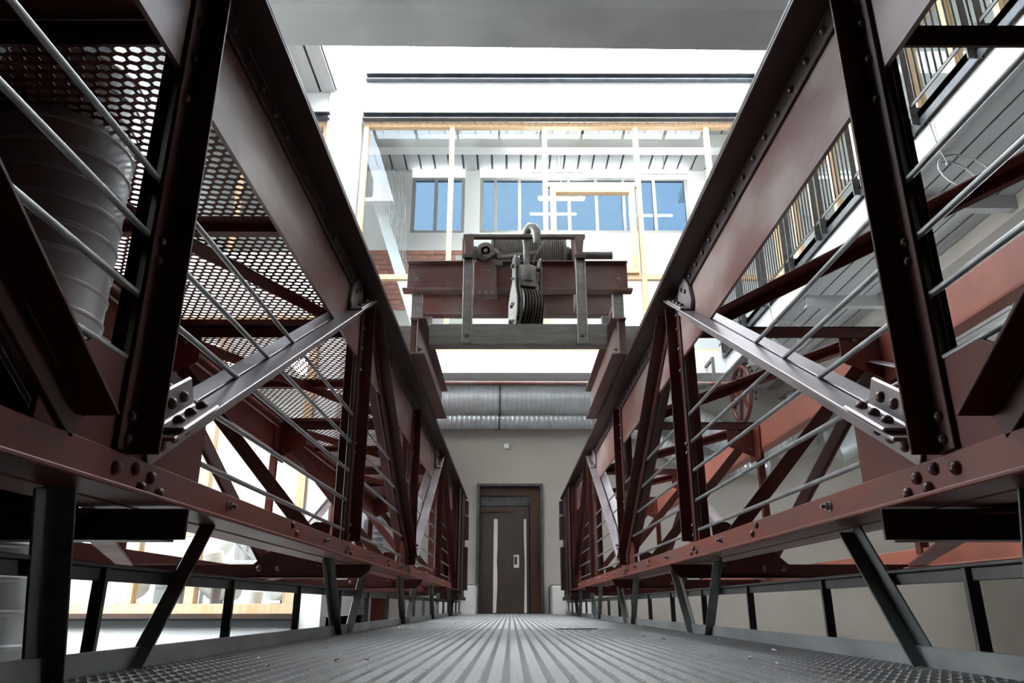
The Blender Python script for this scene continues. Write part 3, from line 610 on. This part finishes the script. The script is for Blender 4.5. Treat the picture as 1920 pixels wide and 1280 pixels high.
# ------------------------------------------------------------------ ducts
def duct(name, path, r, label, seam=.11, group=None, bands=()):
    P = [Vector(p) for p in path]; pts = []; rs = []
    for a, b in zip(P[:-1], P[1:]):
        L = (b - a).length; n = max(2, int(L / seam))
        for i in range(n):
            for f, k in ((0, 1.0), (.80, 1.0), (.86, 1.022), (.94, 1.022)):
                pts.append(a + (b - a) * (i + f) / n); rs.append(r * k)
    pts.append(P[-1]); rs.append(r)
    t = thing(name, label, 'duct', tuple(P[0]), group)
    obj('shell', B().tube(pts, rs, 28), 'duct', t, True)
    for c, d in bands: obj('band', B().lathe(Vector(c) - Vector(d).normalized() * .02, d, [(0, r * 1.02), (0, r * 1.05), (.04, r * 1.05), (.04, r * 1.02)], 28, False), 'rail', t, True)
    return t
def bend(p, d0, d1, R, n=5):
    p = Vector(p); a = p - Vector(d0) * R; b = p + Vector(d1) * R
    return [a * (1 - u) ** 2 + p * 2 * u * (1 - u) + b * u * u for u in [i / n for i in range(n + 1)]]
x_ = Vector((1, 0, 0))
ax = Vector((.78, 0, -.62)).normalized()
t = duct('spiral_duct', [(-5.5, 16.95, 4.55)] + bend((3.5, 16.95, 4.55), x_, ax, .25) + bend((4.9, 16.95, 3.55), ax, x_, .3) + [(6.2, 16.95, 3.55)] + bend((6.85, 16.95, 3.55), x_, (0, 0, 1), .42) + [(6.85, 16.95, 4.7)], .36,
     'fat galvanised duct along the far wall under the ceiling, upper of two', bands=[((-.25, 16.95, 4.55), x_)])
obj('hanger_strap', B().box(-.275, -.255, 16.93, 16.97, 4.9, 5.0).box(-.235, -.215, 16.93, 16.97, 4.9, 5.0), 'rail', t)
t = duct('spiral_duct', [(-5.5, 17.15, 4.12)] + bend((2.55, 17.15, 4.12), x_, ax, .25) + bend((4.2, 17.15, 3.05), ax, x_, .3) + [(5.9, 17.15, 3.05)], .22,
     'thinner galvanised duct on the far wall, tucked below the fat one', bands=[((-.27, 17.15, 4.12), x_)])
t = duct('spiral_duct', [(7.0, 16.05, 3.25), (8.9, 15.7, 4.15)], .37, 'wide slanting galvanised duct at the right end of the far wall ducts', seam=.5)
obj('hanger_strap', B().box(8.28, 8.32, 15.80, 15.84, 4.15, 4.965), 'rail', t)
duct('spiral_duct', [(-1.86, 2.66, FZ), (-1.86, 2.66, 2.1)], .27, 'vertical galvanised spiral duct rising beside the left girder', seam=.105)
duct('spiral_duct', [(-2.5, 14.2, FZ), (-2.5, 14.2, 1.6)], .17, 'slim pale vertical duct beside the far end of the left girder', seam=.1)

# line shaft with chain wheel
ls = thing('line_shaft', 'dark line shaft high in front of the far ducts', 'shaft', (1.8, 15.5, 4.52))
obj('rod', B().cyl((-4.5, 15.5, 4.545), (4.86, 15.5, 4.52), .045, 14), 'ironred', ls, True)
for x in (-2.3, 2.4, 4.4): obj('bracket', B().box(x - .03, x + .03, 15.47, 15.53, 4.5, 5.12).box(x - .03, x + .03, 15.53, 16.1, 5.06, 5.12), 'iron', ls)
wh = thing('chain_wheel', 'large spoked chain wheel under the right gallery slab', 'wheel', (4.95, 15.5, 4.28))
ang = math.radians(-2); wa = Vector((math.cos(ang), -math.sin(ang), 0)); wc = Vector((4.95, 15.5, 4.28)); wv = Vector((wa.y, -wa.x, 0))
ring = [wc + (wv * math.cos(a) + Vector((0, 0, 1)) * math.sin(a)) * .60 for a in [2 * math.pi * i / 40 for i in range(40)]]
obj('rim', B().tube(ring, .045, 8, True), 'red_deep', wh, True)
obj('hub', B().cyl(wc - wa * .08, wc + wa * .08, .09, 16), 'red_deep', wh, True)
for i in range(6):
    a = i * math.pi / 3 + .25; e = (wv * math.cos(a) + Vector((0, 0, 1)) * math.sin(a)); obj('spoke', B().bar(wc + e * .06, wc + e * .57, wa, .06, .05), 'red_deep', wh)
chain = [wc + wa * .07 + (wv * math.cos(a) + Vector((0, 0, 1)) * math.sin(a)) * .66 for a in [math.pi * i / 16 - .4 for i in range(20)]]
LINK = B().lathe(-wa * .02, wa, [(0, .03), (.04, .03)], 6).mesh('chain_link', 'blackp')
for p in chain: put('chain_link', LINK, p, wh)

# ------------------------------------------------------------------ gallery balustrade on the right
bl = thing('balustrade', 'dark steel balustrade with thin vertical bars on the right gallery edge', 'balustrade', (4.78, 10, 5.4))
obj('bottom_rail', B().box(4.74, 4.79, 3, 16.1, 5.60, 5.612).box(4.74, 4.746, 3, 16.1, 5.56, 5.612), 'rail', bl, bevel=.002)
obj('handrail', B().box(4.73, 4.80, 3, 16.1, 6.55, 6.57), 'rail', bl)
FP = B().box(-.05, .03, -.006, .006, 0, 1.22).mesh('flat_post', 'rail'); BR = B().box(-.012, .012, -.004, .004, 0, .94).mesh('bar', 'rail')
TAB = B().box(-.06, .10, -.01, .01, -.1, .14).mesh('post_foot', 'rail')
y = 4.7
posts_y = []
while y < 16: posts_y += [y, y + .22]; y += 1.36
for y in posts_y:
    p = put('flat_post', FP, (4.77, y, 5.35), bl); put('post_foot', TAB, (4.77, y, 5.42), bl)
y = 4.0
while y < 16:
    if min(abs(y - q) for q in posts_y) > .07: put('bar', BR, (4.765, y, 5.61), bl)
    y += .115
# timber glazed front behind the balustrade
fr = struct('window_6', B().box(6.5, 6.66, 2.5, 16.2, 5.47, 5.62).box(6.5, 6.66, 2.5, 16.2, 8.85, 9.0), 'timber')
y = 2.7; k = 0
while y < 16.2:
    obj('mullion', B().box(6.5, 6.66, y - .06, y + .06, 5.62, 8.85), 'timber', fr)
    if y + 1.05 < 16.2: obj('pane', B().box(6.57, 6.585, y + .06, y + .99, 5.62, 8.85), 'glass', fr)
    y += 1.05
struct('wall_gallery_room', B().box(9.0, 9.2, 2.5, 16.2, 5.47, 9.2), 'white')
struct('ceiling_gallery_room', B().box(6.3, 9.2, 2.5, 16.2, 9.0, 9.2), 'white')
struct('wall_gallery_top', B().box(6.4, 6.6, 2.5, 16.2, 9.2, 15), 'white')
# cable loops
for k, (y, x, z, lab) in enumerate(((7.3, 4.9, 4.72, 'pair of loose grey cable loops hanging from the gallery edge, nearest the camera'), (12.6, 4.75, 4.7, 'small bundle of grey cable loops on the gallery edge, farther away'))):
    t = thing('cable_loop', lab, 'cable', (x, y, z), 'cable loops')
    sc = 1.0 if k == 0 else 1.1
    for j, (r, ph) in enumerate(((.30, 0), (.24, .5))):
        obj('loop', B().tube([(x + .15 + sc * r * (math.cos(a) * .95 + .25), y + .12 * math.sin(a + ph) + j * .1, z - sc * r * .35 + sc * r * math.sin(a)) for a in [2 * math.pi * i / 36 for i in range(36)]], .011, 8, True), 'cable', t, True)
    obj('tie', B().box(x + .03, x + .06, y - .01, y + .02, z - .015, z + .015), 'cable', t)
    obj('lead', B().tube([(x + .05, y, z), (x - .02, y, z + .2), (x - .06, y, z + .55)], .008, 6), 'cable', t, True)

# ------------------------------------------------------------------ office front, lower left
YO = 11.0
struct('wall_office', B().box(-8, -2.62, YO - .05, YO + .25, FZ, -.27).box(-2.98, -2.62, YO - .05, YO + .3, -.27, 4.6).box(-8, -2.62, YO - .05, YO + .25, 4.3, 5.4), 'white')
struct('trim_9', B().box(-8, -2.98, YO - .16, YO - .04, -.165, -.155).box(-8, -2.98, YO - .13, YO - .1, -.25, -.155).box(-8, -2.98, YO - .16, YO, -.275, -.25), 'joint')
struct('trim_10', B().box(-8, -2.98, YO - .12, YO - .02, -.155, -.1), 'rust')
window(7, -7.95, -2.98, -.1, 4.3, (-6.9, -5.3, -4.45), [(-8, -2.9, 1.0)], y=YO, fw=.13)
struct('floor_office', B().box(-8, -2.7, YO + .1, 15.5, -.35, -.15), 'white')
struct('ceiling_office', B().box(-8, -2.7, YO + .1, 15.5, 4.3, 4.4), 'white')
struct('wall_office_back', B().box(-8, -2.7, 15.5, 15.7, -.35, 4.4).box(-2.8, -2.7, YO + .3, 15.5, -.35, 4.4), 'white')
for k, x in enumerate((-6.9, -5.3, -3.8)):  # lamp panels added to brighten the office interior
    t = thing('office_fill_lamp', 'added ceiling panel lamp brightening the left office, %s' % ('leftmost', 'middle one', 'rightmost')[k], 'lamp', (x, 13, 4.2))
    obj('frame', B().box(x - .32, x + .32, 12.1, 13.9, 4.24, 4.29), 'whitep', t); obj('diffuser', B().box(x - .28, x + .28, 12.15, 13.85, 4.22, 4.24), 'lamp', t)
def chair(x, y, rz, lab):
    t = thing('office_chair', lab, 'chair', (x, y, -.15), 'office chairs')
    c, s_ = math.cos(rz), math.sin(rz); R = lambda a, b, z: (x + a * c - b * s_, y + a * s_ + b * c, z)
    obj('shell', B().tube([R(0, -.30, .36), R(0, -.2, .32), R(0, .12, .33), R(0, .22, .40), R(0, .30, .75), R(0, .31, .80)], [.05, .24, .25, .24, .22, .05], 16), 'whitep', t, True)
    obj('column', B().cyl(R(0, 0, -.02), R(0, 0, .3), .03, 10), 'grey', t, True)
    for i in range(5):
        a = 2 * math.pi * i / 5 + .3
        obj('leg', B().tube([R(0, 0, .02), R(.16 * math.cos(a), .16 * math.sin(a), .03), R(.33 * math.cos(a), .33 * math.sin(a), -.08)], .018, 6), 'galv', t, True)
        obj('castor', B().cyl(R(.33 * math.cos(a) - .02, .33 * math.sin(a), -.115), R(.33 * math.cos(a) + .02, .33 * math.sin(a), -.115), .035, 10), 'blackp', t)
chair(-5.65, 11.7, .6, 'white office chair left of the cabinet behind the office window')
chair(-4.35, 11.9, 2.4, 'white office chair below the arm lamp in the office window')
chair(-3.45, 11.95, -.5, 'white office chair at the right end of the office window')
t = thing('desk', 'white desk inside the left office', 'desk', (-4.2, 12.7, -.15))
obj('top', B().box(-5.0, -3.1, 12.6, 13.3, .66, .70), 'whitep', t, bevel=.005)
for x in (-4.95, -3.15):
    for y in (12.65, 13.25): obj('leg', B().box(x - .025, x + .025, y - .025, y + .025, -.15, .66), 'galv', t)
t = thing('arm_lamp', 'big white arm lamp with folded shade over the office desk', 'lamp', (-4.3, 12.9, .7))
obj('base', B().lathe((-4.3, 12.9, .70), (0, 0, 1), [(0, .12), (.03, .12)], 20), 'grey', t, True)
obj('arm', B().cyl((-4.3, 12.9, .73), (-4.55, 12.6, 1.05), .02, 8).cyl((-4.55, 12.6, 1.05), (-3.7, 12.4, 1.0), .02, 8), 'galv', t, True)
obj('shade', B().lathe((-4.5, 12.6, 1.05), (-.6, -.2, -.3), [(0, .05), (.1, .13), (.28, .24)], 20, False), 'whitep', t, True)
o = obj('cabinet', B().box(-5.2, -4.78, 11.5, 12.1, -.15, .62).box(-5.18, -4.80, 11.485, 11.5, -.12, .22).box(-5.18, -4.80, 11.485, 11.5, .25, .59), 'grey', bevel=.004); tag(o, 'low dark grey cabinet with two drawers inside the office window', 'cabinet')
o = obj('drawing_tube', B().cyl((-4.22, 11.3, -.15), (-4.22, 11.3, .5), .07, 16), 'grey', smooth=True); tag(o, 'upright grey cardboard tube behind the office window mullion', 'tube')
o = obj('waste_bin', B().lathe((-3.72, 11.4, -.15), (0, 0, 1), [(0, .10), (.34, .15), (.35, .14), (.02, .09)], 20), 'whitep', smooth=True); tag(o, 'white waste bin behind the office window', 'bin')
o = obj('wooden_board', B().box(-3.3, -2.98, 11.42, 11.45, -.15, .62), 'wood2'); tag(o, 'plain birch board leaning in the office, right of the bin', 'board')
o = obj('round_sign', B().tube([(-5.0 + .32 * math.cos(a), 15.42, 1.0 + .42 * math.sin(a)) for a in [2 * math.pi * i / 32 for i in range(32)]], .07, 8, True).box(-5.5, -4.5, 15.45, 15.49, .45, 1.6), 'grey'); tag(o, 'grey wall panel with a round ring on the office back wall', 'panel')
# left side windows seen through the perforated sheet
for n_, (z0, z1) in ((8, (.1, 4.2)), (9, (5.4, 9.2))):
    w = struct('window_%d' % n_, B().box(-8.2, -8.05, 5, 11, z0, z0 + .13).box(-8.2, -8.05, 5, 11, z1 - .13, z1), 'timber')
    y = 5.0
    while y < 11.1:
        obj('mullion', B().box(-8.2, -8.05, y - .07, y + .07, z0 + .13, z1 - .13), 'timber', w)
        if y + 1.4 < 11: obj('pane', B().box(-8.13, -8.115, y + .07, y + 1.43, z0 + .13, z1 - .13), 'glass', w)
        y += 1.5
# steel column under the far end of the left girder
t = thing('steel_column', 'dark red steel column under the far end of the left girder', 'column', (-2.2, 13.6, FZ))
obj('shaft', B().box(-2.38, -2.10, 13.5, 13.515, FZ, .2).box(-2.38, -2.10, 13.7, 13.715, FZ, .2).box(-2.25, -2.235, 13.515, 13.7, FZ, .2), 'red', t)
